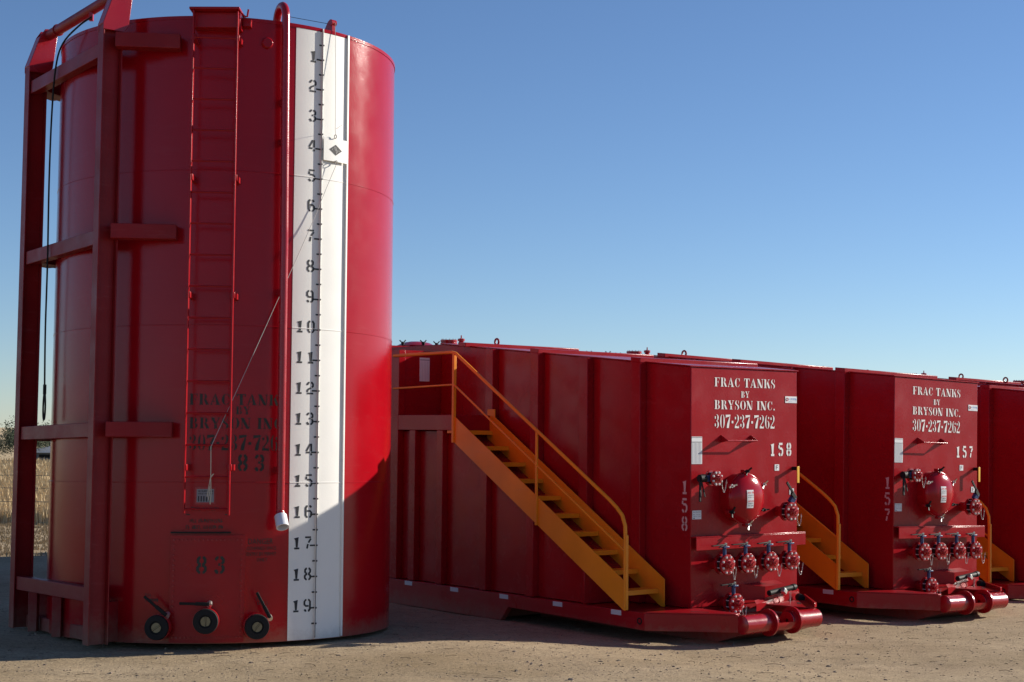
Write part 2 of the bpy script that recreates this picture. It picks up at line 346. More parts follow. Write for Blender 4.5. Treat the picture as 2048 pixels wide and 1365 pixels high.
L.new(bp2.outputs[0], b.inputs['Normal'])
g = MB().add(V, F).build('ground', gm, smooth=80, fix=False); tag(g, kind='structure')

# pebbles and twigs lying on the dirt
pm = paint('pebble stone', (.24, .18, .13), rough=.9, bump=0, var=.75, vscale=14)
def stone(mb, x, y, r):
    z = gz(x, y)+gnoise(x, y); a = random.uniform(0, pi); ca, sa = cos(a), sin(a)
    sx, sy, sz = r*random.uniform(.8, 1.5), r*random.uniform(.6, 1), r*random.uniform(.45, .8)
    vs = []
    for (h, k) in ((-.3, .9), (.35, .85), (.8, .4)):
        for j in range(6):
            t = j*pi/3+random.uniform(-.3, .3); px, py = cos(t)*k*sx*random.uniform(.8, 1.15), sin(t)*k*sy*random.uniform(.8, 1.15)
            vs.append((x+px*ca-py*sa, y+px*sa+py*ca, z+h*sz))
    fs = [(a0*6+j, a0*6+(j+1) % 6, (a0+1)*6+(j+1) % 6, (a0+1)*6+j) for a0 in (0, 1) for j in range(6)]+[tuple(range(12, 18))]
    mb.add(vs, fs)
pb = MB()
for i in range(13000):
    y = random.uniform(12.8, 19) if random.random() < .75 else random.uniform(19, 34); x = random.uniform(-6.2, 7.5)*(y/15)
    r = .003+.009*random.random()**2.5
    if random.random() < .012: r = random.uniform(.014, .026)
    stone(pb, x, y, r)
for i in range(90):
    x = random.uniform(-6, 7); y = random.uniform(13.0, 16.4); stone(pb, x, y, random.uniform(.012, .03)*(.6+.4*random.random()))
o = pb.build('pebbles', pm, smooth=0, fix=False); tag(o, 'small grey brown pebbles scattered over the packed dirt', 'pebbles', kind='stuff')
tw = MB()
for i in range(420):
    y = random.uniform(12.8, 19.); x = random.uniform(-6.2, 7.5)*(y/15); z = gz(x, y)+gnoise(x, y)+.006; a = random.gauss(0, .5); l = .012+.07*random.random()**3
    tw.tube([(x-l*cos(a), y-l*sin(a), z), (x+.1*l, y+.2*l, z+.005), (x+l*cos(a), y+l*sin(a), z)], .0022, 4)
tag(tw.build('dry_twigs', paint('dry twig', (.13, .09, .055), rough=.9, bump=0, var=.4), smooth=0, fix=False), 'thin dark dry twigs and straw littering the dirt', 'twigs', kind='stuff')

# ================================================================== UPRIGHT TANK
TR = 1.7972; TH = 6.12
tank = empty('upright_tank', (-3.0916, 16.8257, .1024), (-.0255, -.0054, 0))
tag(tank, 'tall red upright cylindrical tank numbered 83 with white gauge band, on its end', 'storage tank')
def cp(az, z, off=0.0):
    a = rad(az); return Vector(((TR+off)*sin(a), -(TR+off)*cos(a), z))
sh = MB().lathe([(TR-.02, 0), (TR, 0.0), (TR, TH), (TR-.012, TH), (TR-.012, TH-.01), (.9, TH+.005), (.01, TH+.03)], n=256)
sh.lathe([(TR-.02, 0.001), (.01, 0.001)], n=64)
shell = sh.build('shell', M_shell, tank, smooth=30)
for z in (1.535, 3.06, 4.585):
    MB().lathe([(TR-.001, z-.006), (TR+.0035, z-.003), (TR+.0035, z+.003), (TR-.001, z+.006)], n=200).build('weld_seam', M_shell, tank)
MB().lathe([(TR-.001, TH-.03), (TR+.006, TH-.03), (TR+.006, TH+.004), (TR-.012, TH+.004)], n=256).build('top_rim', M_shell, tank)
# white painted band
def patch(a0, a1, z0, z1, off, n=12, thick=None):
    m = MB(); vs = []
    for i in range(n+1):
        a = a0+(a1-a0)*i/n; vs += [cp(a, z0, off), cp(a, z1, off)]
    m.add(vs, [(2*i, 2*i+2, 2*i+3, 2*i+1) for i in range(n)])
    if thick:
        vs = []
        for i in range(n+1):
            a = a0+(a1-a0)*i/n; vs += [cp(a, z0, off-thick), cp(a, z1, off-thick)]
        b0 = len(m.v); m.v += [tuple(p) for p in vs]; K = 2*(n+1)
        for i in range(n):
            m.f += [(2*i, 2*i+2, K+2*i+2, K+2*i), (2*i+1, K+2*i+1, K+2*i+3, 2*i+3)]
        m.f += [(0, K, K+1, 1), (2*n, 2*n+1, K+2*n+1, K+2*n)]
    return m
band = patch(31.25, 51.3, .004, TH-.032, .0022, n=24).build('white_band', M_white, tank)
for z in (1.535, 3.06, 4.585):
    bs = MB(); vs = []; n = 20
    for i in range(n+1):
        a = 31.25+(51.3-31.25)*i/n; vs += [cp(a, z-.006, .0022), cp(a, z-.003, .0058), cp(a, z+.003, .0058), cp(a, z+.006, .0022)]
    bs.add(vs, [(4*i+k, 4*i+4+k, 4*i+5+k, 4*i+1+k) for i in range(n) for k in range(3)])
    bs.build('band_weld', M_white, tank)
def fin(az, z0, z1, prot, th):
    c = cp(az, 0); d = Vector((sin(rad(az)), -cos(rad(az)), 0)); t = Vector((d.y*-1, d.x, 0))
    m = MB(); p = Vector((0, 0, 0))
    vs = [cp(az, z)+t*a+d*r for z in (z0, z1) for r in (0, prot) for a in (-th/2, th/2)]
    return m.add(vs, [(0,1,3,2), (4,6,7,5), (0,4,5,1), (2,3,7,6), (0,2,6,4), (1,5,7,3)])
fin(40.7, .01, TH-.0, .022, .012).build('gauge_rail', M_white, tank, bev=.002)
fin(51.25, .01, TH-.0, .022, .022).build('gauge_rail', M_white, tank, bev=.002)
# black edge line and ticks on the gauge rail
d4 = Vector((sin(rad(40.7)), -cos(rad(40.7)), 0)); t4 = Vector((-d4.y, d4.x, 0))
vs = [cp(40.7, z)+t4*a+d4*r for z in (.02, TH-.02) for r in (.0222, .0260) for a in (-.0085, -.0035)]
MB().add(vs, [(0,1,3,2), (4,6,7,5), (0,4,5,1), (2,3,7,6), (0,2,6,4), (1,5,7,3)]).build('gauge_edge', M_black, tank, smooth=0)
for k in range(1, 40):
    z = 6.10-.3048*k/2; full = k % 2 == 0
    a0, a1 = (-.066, .010) if full else (-.036, .010)
    m = MB()
    for (r0, r1, b0, b1) in ((.0, .005, a0, -.0062), (.0215, .0265, -.0065, a1)):
        vs = [cp(40.7, z+dz)+t4*a+d4*r for dz in (-.0075, .0075) for r in (r0, r1) for a in (b0, b1)]
        m.add(vs, [(0,1,3,2), (4,6,7,5), (0,4,5,1), (2,3,7,6), (0,2,6,4), (1,5,7,3)])
    m.build('tick_mark', M_black, tank, smooth=0)
for n in range(1, 20):
    h = .124; z0 = 6.10-.3048*n-.055+.02; txt = str(n)
    if n < 10: ps = digits(txt, h, sx=1.15, w=.14); x0 = 1.130
    else: ps = digits(txt, h, adv=.88, sx=1.15, w=.14); x0 = 1.022
    def fnm(x, z, x0=x0, z0=z0):
        return cp(degrees((x+x0)/TR), z+z0, .0042)
    lay(ps, fnm).build('gauge_number', M_black, tank, smooth=0)
# gauge target board, its cord, pulley
gb = patch(41.2, 50.7, 4.775, 5.01, .030, n=6, thick=.005).build('gauge_board', M_white, tank)
dm = MB(); cz = 4.893
def gbp(x, z): return cp(45.85+degrees(x/(TR+.03)), cz+z, .0315)
dm.add([gbp(-.083, 0), gbp(-.04, .029), gbp(0, .056), gbp(.04, .029), gbp(.083, 0), gbp(.04, -.029), gbp(0, -.056), gbp(-.04, -.029), gbp(0, 0), gbp(-.04, 0), gbp(.04, 0)], [(0, 1, 9), (1, 2, 8, 9), (2, 3, 10, 8), (3, 4, 10), (4, 5, 10), (5, 6, 8, 10), (6, 7, 9, 8), (7, 0, 9)]); dm.build('diamond_mark', M_black, gb, smooth=0)
lg = MB()
def gbq(x, z): return cp(45.85+degrees(x/(TR+.03)), cz+z, .0335)
for q in ribbon([(-.018, .034), (-.010, .004), (.004, -.004), (.012, -.036)], .0028)+ribbon([(-.002, .034), (.006, .006), (.018, -.002), (.024, -.024)], .0028)+ribbon([(.034, -.004), (.046, -.010), (.040, .004)], .0025)+ribbon([(-.050, -.004), (-.036, .010)], .0025):
    lg.add([gbq(*p) for p in q], [(0, 1, 2, 3)])
lg.build('diamond_lines', M_wlet, gb, smooth=0)
MB().torus(cp(45.5, 5.03, .038), (cos(rad(45)), sin(rad(45)), 0), .018, .005, 14, 6).build('ring', M_ropew, tank)
MB().torus(cp(45.9, 4.765, .040), (cos(rad(45)), sin(rad(45)), 0), .018, .005, 14, 6).build('ring', M_ropew, tank)
pu = MB(); a0 = cp(45.2, TH, -.05)
pu.prism([(-.11, 0), (.05, 0), (.05, .10), (.02, .13), (-.02, .12)], 'y', -.02, .02)
pu.cyl((.03, -.03, .095), (.03, .03, .095), .035, 14)
pu.xf(Matrix.Translation(a0) @ Matrix.Rotation(rad(45-90), 4, 'Z')).build('pulley', M_fit, tank)
MB().tube([cp(45.4, TH+.09, .015), cp(45.0, 5.6, .05), cp(44.6, 5.10, .07), cp(45.5, 5.05, .038)], .0025, 6).build('gauge_cord', M_ropew, tank)
MB().tube([cp(44.8, 5.10, .075), cp(45.8, 5.14, .14)], .002, 5).build('cord_end', M_ropew, tank)
MB().tube([cp(45.2, TH+.10, -.08), cp(28.0, TH+.105, -.12)], .003, 5).build('roof_cord', M_dark, tank)
Pa = cp(45.9, 4.75, .045); Pb = cp(7.0, 1.875, .235)
cord = [Pa.lerp(Pb, i/12)+Vector((0, 0, -.035*sin(pi*i/12))) for i in range(13)]
cord = [p if sqrt(p.x**2+p.y**2) > TR+.02 else Vector((p.x, p.y, p.z))*1 for p in cord]
cord = [Vector((p.x*max(1, (TR+.03)/sqrt(p.x**2+p.y**2)), p.y*max(1, (TR+.03)/sqrt(p.x**2+p.y**2)), p.z)) for p in cord]
MB().tube(cord, .003, 5).build('board_cord', M_ropew, tank)
MB().tube([cp(7.0, 1.88, .235), cp(7.1, 1.60, .235), cp(6.5, 1.46, .235), cp(6.2, 1.40, .24)], .004, 5).build('cord_tail', M_rope, tank)
MB().tube([cp(7.2, 1.60, .24), cp(7.9, 1.62, .25), cp(7.1, 1.58, .24), cp(7.3, 1.44, .238), cp(7.1, 1.33, .238), cp(6.7, 1.38, .238), cp(6.9, 1.5, .238)], .004, 5).build('cord_tail', M_rope, tank)
# access ladder with roof hatch above it
lad = empty('ladder', parent=tank)
xl, yl, xr, yr = -.003, -1.998, .418, -1.955
MB().box(xl-.008, xl+.008, yl-.028, yl+.028, 1.245, 6.12).build('ladder_rail', M_red, lad, bev=.003)
MB().box(xr-.008, xr+.008, yr-.028, yr+.028, 1.225, 6.12).build('ladder_rail', M_red, lad, bev=.003)
for k in range(16):
    z = 5.855-.3048*k
    MB().cyl((xl, yl, z), (xr, yr, z), .0095, 8).build('rung', M_red, lad)
for z in (5.86, 4.48, 3.335, 1.68):
    for (x, y) in ((xl, yl), (xr, yr)):
        MB().box(x-.02, x+.02, y-.01, -sqrt(TR*TR-x*x)+.01, z-.03, z+.03).build('standoff', M_red, lad, bev=.004)
hb = MB(); hb.box(-.02, .435, -1.93, -1.50, 5.97, 6.125); hatch = hb.build('roof_hatch', M_red, tank, bev=.006)
MB().box(-.045, .445, -2.03, -1.46, 6.127, 6.150).build('hatch_lid', M_red, hatch, bev=.004)
MB().tube([(.445, -1.9, 6.12), (.475, -1.9, 6.09), (.50, -1.9, 6.09), (.51, -1.9, 6.16)], .010, 6).build('latch', M_red, hatch)
MB().box(.44, .52, -1.80, -1.60, 6.02, 6.10).build('hatch_hinge', M_red, hatch, bev=.004)
MB().lathe([(0.001, .035), (.045, .035), (.055, .025), (.055, 0)], cp(21.6, 5.885, 0), (sin(rad(21.6)), -cos(rad(21.6)), 0), n=20).build('round_cap', M_shell, tank)
# vent pipe with gooseneck and white plastic end
az = 26.8; o0 = .12
pts = [cp(27.0, 1.235, o0), cp(26.95, 3.9, o0)]
top = cp(26.4, 6.14, o0); rd = Vector((-sin(rad(26.4)), cos(rad(26.4)), 0)); c0 = top+rd*.15
arc = [c0+(-rd*cos(t)*.15)+Vector((0, 0, sin(t)*.15)) for t in [pi*i/10 for i in range(11)]]
vent = MB().tube(pts+[top]+arc[1:]+[arc[-1]-Vector((0, 0, .12))], .040, 18).build('vent_pipe', M_fit, tank, smooth=50)
dv = Vector((.30, -.62, -1)).normalized(); pe = cp(27.0, 1.235, o0)
MB().cyl(pe+Vector((0, 0, .02)), pe+dv*.03, .044, 18).build('pipe_coupling', M_fit, vent)
MB().lathe([(.05, .0), (.060, .004), (.062, .135), (.050, .135), (.048, .05), (.001, .05)], pe+dv*.02, dv, n=28).build('pipe_end', M_pvc, vent)
for z in (5.3, 4.9, 3.4, 1.66):
    q = cp(26.9, z, .0); q2 = cp(26.9, z, o0)
    MB().obox(q, q2, .05, .06).build('pipe_bracket', M_fit, vent, bev=.004)
# stencilled company name, number, notices
def cyl_text(polys, off=.0035):
    return lay(polys, lambda x, z: cp(degrees(x/TR), z, off))
def A_(d): return rad(d)*TR
for ln in (serif_line('FRAC TANKS', A_(-.3), A_(29.9), 2.285, .105), serif_line('BY', A_(13.9), A_(18.3), 2.195, .075), serif_line('BRYSON INC.', A_(-.2), A_(29.9), 2.055, .105), serif_line('307-237-7262', A_(-.1), A_(29.9), 1.845, .15)):
    cyl_text(ln).build('lettering_line', M_olive, tank, smooth=0)
cyl_text([[(x+A_(14.7), z+1.645) for x, z in q] for q in digits('83', .16, adv=1.0, w=.15)]).build('tank_number', M_olive, tank, smooth=0)
for ln in (font_line('DANGER', A_(18.3), A_(26.1), .94, .055), font_line('CONFINED SPACE', A_(17.9), A_(27.2), .885, .032), font_line('ENTRY BY PERMIT', A_(17.9), A_(27.2), .830, .032), font_line('ONLY', A_(21.1), A_(24.4), .775, .032)):
    cyl_text(ln).build('danger_notice_line', M_olive, tank, smooth=0)
nt_ = smudge_line(A_(1.0), A_(9.3), 1.265, .035, 3)+[R2(A_(-.6), 1.222, A_(12.2), 1.232)]+smudge_line(A_(.5), A_(10), 1.15, .035, 4)+smudge_line(A_(-.6), A_(11), 1.09, .035, 5)
cyl_text(nt_).build('small_notice', M_olive, tank, smooth=0)
cyl_text(font_line('TO', A_(-13.2), A_(-11.2), .44, .03)+smudge_line(A_(-13.4), A_(-9.2), .395, .03, 8)).build('valve_notice', M_olive, tank, smooth=0)
cyl_text(font_line('TO', A_(20.8), A_(22.6), .40, .03)+smudge_line(A_(21.5), A_(25.2), .36, .03, 9)).build('valve_notice', M_olive, tank, smooth=0)
sg = patch(1.9, 8.2, 1.325, 1.49, .006, 4, .006).build('sign_frame', M_fit, tank)
sp = patch(2.5, 7.7, 1.345, 1.472, .0085, 4).build('sign_plate', M_grey, sg)
lay(smudge_line(A_(2.9), A_(7.4), 1.445, .015, 11)+smudge_line(A_(2.9), A_(7.4), 1.42, .015, 12)+[R2(A_(2.9+.8*i), 1.352, A_(3.3+.8*i), 1.405) for i in range(5)], lambda x, z: cp(degrees(x/TR), z, .010)).build('sign_print', M_black, sg, smooth=0)
# bolted cleanout panel
pan = patch(-4.95, 17.3, .012, 1.03, .030, 14, .030).build('cleanout_panel', M_red, tank)
bo = MB()
def bolt(m, az, z): 
    p = cp(az, z, .029); d = Vector((sin(rad(az)), -cos(rad(az)), 0)); m.cyl(p, p+d*.014, .009, 6)
for i in range(20):
    z = .06+i*.0487; bolt(bo, -3.9, z); bolt(bo, 16.3, z)
for i in range(1, 16): bolt(bo, -3.9+20.2*i/16, .06); bolt(bo, -3.9+20.2*i/16, .985)
bo.build('bolt_row', M_fit, pan)
patch(-5.0, 13.0, 1.048, 1.062, .035, 10, .03).build('rain_lip', M_dark, pan)
cyl_text([[(x+A_(2.9), z+.665) for x, z in q] for q in digits('83', .165, adv=1.0, w=.15)], .0325).build('panel_number', M_olive, pan, smooth=0)
# drain valves
def drain_valve(az, z, hdir, brass_rot):
    v = empty('drain_valve', parent=tank); v.location = cp(az, z, 0); v.rotation_euler = (0, 0, rad(az))   # local -y outward
    MB().cyl((0, 0, 0), (0, -.09, 0), .075, 24).build('nozzle', M_fit, v)
    MB().lathe([(.06, .08), (.120, .085), (.124, .09), (.124, .15), (.06, .15)], (0, 0, 0), (0, -1, 0), n=36).build('valve_body', M_fit, v)
    MB().lathe([(.04, .15), (.118, .151), (.120, .158), (.114, .178), (.062, .180), (.058, .166), (.001, .166)], (0, 0, 0), (0, -1, 0), n=36).build('rubber_ring', M_dark, v)
    m = MB()
    ca, sa = cos(rad(brass_rot)), sin(rad(brass_rot))
    for s_ in (-1, 1):
        pl = [(s_*.008, -.042)]+[(s_*(.010+.036*sin(t)), -.044*cos(t)) for t in [pi*i/8 for i in range(9)]]+[(s_*.008, .042)]
        pl = [(x*ca-zz*sa, x*sa+zz*ca) for x, zz in pl]
        m.prism(pl, 'y', -.167, -.172)
    m.build('disc_face', M_brass, v, smooth=0)
    m = MB(); m.obox((-.004*ca+.045*sa, -.172, -.045*ca), (-.045*sa, -.172, .045*ca), .009, .006, (0, 1, 0)); m.build('disc_bar', M_brass, v)
    dx, dz = cos(rad(hdir[0])), sin(rad(hdir[0])); ox, oz = hdir[1]
    MB().cyl((ox*.8, -.11, oz*.8), (ox, -.11, oz), .018, 12).build('stem', M_fit, v)
    MB().cyl((ox, -.13, oz-.01), (ox, -.09, oz+.01), .026, 12).build('stem_cap', M_steel, v)
    MB().obox((ox, -.14, oz), (ox+dx*.28, -.15, oz+dz*.28), .026, .012, (0, 1, 0)).build('lever', M_dark, v, bev=.003)
    MB().obox((ox, -.135, oz), (ox+dx*.13, -.14, oz+dz*.13), .034, .02, (0, 1, 0)).build('lever_grip', M_dark, v, bev=.003)
    return v
drain_valve(-7.3, .165, (141, (.085, .115)), -55)
drain_valve(6.3, .225, (178, (.03, .160)), 0)
drain_valve(20.5, .165, (119, (.130, .080)), -38)
# transport skid of the tank: two posts, cross members, stub arms, top pipe
er = Vector((-.8, -.6, 0)); et = Vector((.6, -.8, 0)); Z = Vector((0, 0, 1))
def fr(r, t, z): return er*r+et*t+Z*z
def hbeam(m, t, z0, z1, r0=1.71, r1=1.91, w=.135, th=.013):
    def bx(ra, rb, ta, tb):
        vs = [fr(r, t+tt, z) for z in (z0, z1) for r in (ra, rb) for tt in (ta, tb)]
        m.add(vs, [(0,1,3,2), (4,6,7,5), (0,4,5,1), (2,3,7,6), (0,2,6,4), (1,5,7,3)])
    bx(r1-th, r1, -w/2, w/2); bx(r0, r0+th, -w/2, w/2); bx(r0+th, r1-th, -th/2, th/2)
    return m
posts = []
for s_ in (1, -1):
    m = hbeam(MB(), s_*1.02, 0, 6.0)
    po = m.build('skid_post', M_beam, tank, bev=.003); posts.append(po)
    tp = MB()    # bent plate at the head of the post
    for (a, b_) in ((-.072, -.058), (.058, .072)):
        pl = [(1.915, 5.93), (1.915, 6.0), (1.80, 6.34), (1.75, 6.42), (1.67, 6.43), (1.61, 6.37), (1.655, 6.0), (1.70, 5.93)]
        vs = [fr(r, s_*1.02+a, z) for r, z in pl]+[fr(r, s_*1.02+b_, z) for r, z in pl]; n = len(pl)
        tp.add(vs, [(i, (i+1) % n, n+(i+1) % n, n+i) for i in range(n)]+[tuple(range(n))[::-1], tuple(range(n, 2*n))])
    pl = [(1.917, 5.99), (1.802, 6.335), (1.788, 6.33), (1.903, 5.985)]
    vs = [fr(r, s_*1.02-.058, z) for r, z in pl]+[fr(r, s_*1.02+.058, z) for r, z in pl]
    tp.add(vs, [(0,1,2,3), (7,6,5,4), (0,4,5,1), (1,5,6,2), (2,6,7,3), (3,7,4,0)])
    tp.build('post_head', M_fit, po, bev=.004)
MB().cyl(fr(1.70, -1.07, 6.36), fr(1.70, 1.12, 6.36), .055, 20).build('top_pipe', M_beam, tank)
MB().torus(fr(1.70, -.70, 6.36), et, .058, .008, 20, 6).build('pipe_collar', M_beam, tank)
MB().box(-.02, .02, -.02, .02, -.06, .03).xf(Matrix.Translation(fr(1.72, .28, 6.29))).build('sling_hook', M_fit, tank)
for z in (5.755, 3.90, 2.035, .47):
    MB().obox(fr(1.84, -.95, z), fr(1.84, .95, z), .10, .14).build('cross_member', M_beam, tank, bev=.005)
for z in (5.83, 3.95, 2.04):
    for s_ in (1, -1):
        a = fr(1.78, s_*1.092, z)
        d = Vector((.60, .07, 0)).normalized() if s_ > 0 else Vector((.228, .56, 0)).normalized()
        u = Vector((0, 1, 0)) if s_ > 0 else Vector((.96, -.28, 0))*-1
        MB().obox(a, a+d*.62, .15, .145).build('stub_arm', M_beam, tank, bev=.005)
        if s_ < 0: MB().obox(a+d*.02-Z*.074, a+d*.42-Z*.074, .24, .008).build('gusset', M_beam, tank)
for t in (-.55, .12):
    MB().obox(fr(1.84, t, .0), fr(1.84, t, .40), .09, .09, (1, 0, 0)).build('skid_foot', M_beam, tank, bev=.004)
for s_ in (1, -1):
    a = fr(1.70, s_*.94, .2); MB().obox(a, fr(1.50, s_*.84, .2), .10, .38).build('skid_gusset', M_beam, tank)
MB().obox(fr(1.74, -.94, .07), fr(1.74, .94, .07), .07, .13).build('bottom_member', M_beam, tank, bev=.004)

# wire rope sling hanging from the top pipe
def tw_pt(p): return tank.matrix_world @ p
bpy.context.view_layer.update()
mw = Matrix.Translation(tank.location) @ tank.rotation_euler.to_matrix().to_4x4()
cab = [fr(1.73, 0.320, 6.26), fr(1.84, 0.250, 6.16), fr(1.91, 0.010, 6.02), fr(1.915, -0.160, 5.80), fr(1.91, -0.250, 5.3), fr(1.91, -0.270, 4.6), fr(1.91, -0.250, 3.8), fr(1.905, -0.270, 3.1), fr(1.905, -0.250, 2.6), fr(1.905, -0.240, 2.44)]
def smooth_path(p, k=5):
    out = []
    for i in range(len(p)-1):
        a, b_, c, d = p[max(i-1, 0)], p[i], p[i+1], p[min(i+2, len(p)-1)]
        for j in range(k):
            t = j/k; out.append(.5*((2*b_)+(c-a)*t+(2*a-5*b_+4*c-d)*t*t+(3*b_-a-3*c+d)*t**3))
    out.append(p[-1]); return out
sl = MB().tube([mw @ p for p in smooth_path(cab)], .0095, 8)
loop = [fr(1.905, -.24+.030*sin(t)*(1-.15*cos(t)), 2.30+.14*cos(t)) for t in [2*pi*i/24 for i in range(24)]]
sl.tube([mw @ p for p in loop], .0095, 8, closed=True); sl.cyl(mw @ fr(1.905, -.24, 2.42), mw @ fr(1.905, -.24, 2.52), .018, 8)
tag(sl.build('wire_sling', M_dark), 'black wire rope sling with a looped end hanging from the top pipe', 'cable')

# ================================================================== FRAC TANKS
FW = 1.75; XR = 1.89; XL = -.69; LEN = 12.4
def roofz(y): return 2.63+.0913*min(y, 4.6)
def build_frac():
    T = empty('frac_tank')
    # main body
    poly = [(0, 0), (LEN, 0), (LEN, roofz(9)), (4.6, roofz(9)), (0, roofz(0))]
    MB().prism(poly, 'x', 0, FW).build('tank_body', M_face, T, bev=.008)
    MB().prism([(4.6, .0), (LEN, .0), (LEN, 2.95), (4.6, 2.95)], 'x', XL, -.002).build('rear_body', M_face, T, bev=.006)
    # wall ribs
    for y in (.70, 1.59, 2.49, 3.38):
        z0 = max(0, (y-.2)*.578)
        MB().prism([(y, .005), (y+.15, .005), (y+.15, roofz(y+.15)), (y, roofz(y))], 'x', -.10, -.001).build('wall_rib', M_face, T, bev=.006)
        MB().prism([(y, .005), (y+.15, .005), (y+.15, roofz(y+.15)), (y, roofz(y))], 'x', FW+.001, FW+.10).build('wall_rib', M_face, T, bev=.006)
    for y in (.70, 2.49, 3.95, 6.1, 8.0, 9.9):
        h = .052
        MB().prism([(y-.003, roofz(y)-.003), (y+.153, roofz(y+.15)-.003), (y+.153, roofz(y+.15)+h), (y-.003, roofz(y)+h)], 'x', -.104, FW+.104).build('roof_beam', M_face, T, bev=.006)
    # roof edge lip
    MB().prism([(-.012, roofz(0)+.002), (4.6, roofz(4.6)+.002), (4.6, roofz(4.6)+.014), (-.012, roofz(0)+.014)], 'x', -.02, FW+.02).build('roof_plate', M_face, T)
    # lower panel below the stairs
    up_ = lambda y: .386+(y-.965)*.578
    MB().prism([(.965, .003), (4.597, .003), (4.597, 1.90), (3.60, 1.90), (.965, .386)], 'x', -.60, -.105).build('stair_well', M_face, T, bev=.004)
    for y in (.965, 1.86, 2.74, 3.63, 4.22):
        w = .03 if y < 1 else .13
        MB().prism([(y, .004), (y+w, .004), (y+w, min(1.91, up_(y+w))), (y, min(1.91, up_(y)))], 'x', XL+.004, -.601).build('panel_rib', M_face, T, bev=.005)
    MB().box(XL, -.101, 3.40, 4.597, 1.912, 2.102).build('stair_platform', M_face, T, bev=.004)
    MB().box(XL-.002, XL+.10, 4.59, 4.70, 2.105, 2.95).build('corner_post', M_face, T, bev=.004)
    # skid
    sk = [(-.0, -.005), (12.4, -.005), (12.4, -.32), (2.44, -.32), (2.30, -.155), (0, -.188)]
    MB().prism(sk, 'x', XL, XL+.07).build('skid_beam', M_red, T, bev=.006)
    MB().prism(sk, 'x', XR-.07, XR).build('skid_beam', M_red, T, bev=.006)
    MB().box(XL+.071, XR-.071, .0, LEN, -.06, -.0055).build('deck_plate', M_red, T)
    MB().box(XL+.071, XR-.071, 2.6, LEN, -.31, -.061).build('under_frame', M_beam, T)
    for k in range(6):
        y = .44+.97*k-.08
        MB().box(XL-.003, XL-.0005, y, y+.16, -.062, -.010).build('reflective_tape', M_tape, T)
    MB().torus((XL-.002, .075, -.095), (1, 0, 0), .030, .008, 16, 6).build('drain_eye', M_dark, T)
    # nose
    for s_ in (1, -1):
        cx = .60; X = lambda x: cx+s_*(x-cx)
        q = [(X(-.69), .0), (X(.0), -.70), (X(.055), -.66), (X(-.60), .0)]
        if s_ < 0: q = q[::-1]
        MB().prism(q, 'z', -.19, -.006).build('nose_beam', M_red, T, bev=.005)
        if s_ > 0: q = [(-.685, -.004), (-.02, -.68), (.07, -.66), (.045, -.075), (0, -.004)]
        else: q = [(XR-.10, -.15), (1.24, -.70), (1.10, -.66), (.968, -.10)]
        MB().prism(q, 'z', -.0055, .0065).build('nose_plate', M_red, T, bev=.002)
    # slots in the nose plates
    def slot(cx, cy, a, l, w):
        m = MB(); pts = []
        for i in range(16):
            t = 2*pi*i/16; x, y = cos(t)*w/2+(l/2 if cos(t) > 0 else -l/2), sin(t)*w/2
            pts.append((cx+x*cos(a)-y*sin(a), cy+x*sin(a)+y*cos(a)))
        return m.prism(pts, 'z', .0066, .0078)
    slot(-.20, -.33, rad(-44), .16, .045).build('plate_slot', M_dark, T, smooth=0)
    slot(1.36, -.36, rad(44), .12, .045).build('plate_slot', M_dark, T, smooth=0)
    MB().prism([(1.84, -.02), (1.89, -.0), (1.26, -.70), (1.20, -.72)], 'z', -.0, .05).build('nose_rail', M_red, T, bev=.004)
    # tow drum across the nose: solid ends, collars and an open cable pocket in the middle
    DY, DZ, DR = -.74, -.105, .10
    dr = empty('tow_drum', parent=T)
    MB().lathe([(.001, -.0), (DR-.012, 0), (DR, .008), (DR, .46)], (.0, DY, DZ), (1, 0, 0), n=36).build('drum_tube', M_fit, dr)
    MB().lathe([(DR, .74), (DR, 1.192), (DR-.012, 1.20), (.001, 1.20)], (.0, DY, DZ), (1, 0, 0), n=36).build('drum_tube', M_fit, dr)
    pts = [(cos(t), sin(t)) for t in [rad(182+165*i/14) for i in range(15)]]   # open half pipe
    m = MB(); n = len(pts)
    for (r1, r2) in ((DR, DR-.02),):
        vs = []
        for x in (.46, .74):
            vs += [(x, DY+c*r1, DZ+s__*r1) for c, s__ in pts]+[(x, DY+c*r2, DZ+s__*r2) for c, s__ in pts]
        for i in range(n-1):
            m.f += [(i, i+1, 2*n+i+1, 2*n+i), (n+i, 3*n+i, 3*n+i+1, n+i+1)]
        m.f += [(0, 2*n, 3*n, n), (n-1, 2*n-1, 4*n-1, 3*n-1)]
        m.v += vs
    m.build('drum_pocket', M_fit, dr)
    for x in (.42, .80): MB().lathe([(DR-.01, -.012), (DR+.045, -.012), (DR+.045, .012), (DR-.01, .012)], (x, DY, DZ), (1, 0, 0), n=36).build('drum_collar', M_fit, dr)
    for x in (.475, .725): MB().lathe([(.02, -.008), (DR-.004, -.008), (DR-.004, .008), (.02, .008)], (x, DY, DZ), (1, 0, 0), n=30).build('pocket_disc', M_fit, dr)
    MB().prism([(-.74, -.20), (-.25, -.36), (2.6, -.36), (2.6, -.19), (-.66, -.19)], 'x', .06, 1.14).build('belly_plate', M_red, T, bev=.005)
    MB().box(.06, 1.14, -.64, -.0, -.185, -.10).build('nose_floor', M_red, T)
    # shelf angle
    MB().box(.0, 1.80, -.085, -.002, .765, .777).build('shelf_angle', M_face, T, bev=.003)
    MB().box(.0, 1.80, -.087, -.075, .628, .764).build('shelf_skirt', M_face, T, bev=.003)
    # grab bar
    gbm = MB()
    gbm.tube([(.475, .0, 1.878), (.475, -.098, 1.822), (.958, -.098, 1.822), (.958, .0, 1.878)], .009, 8)
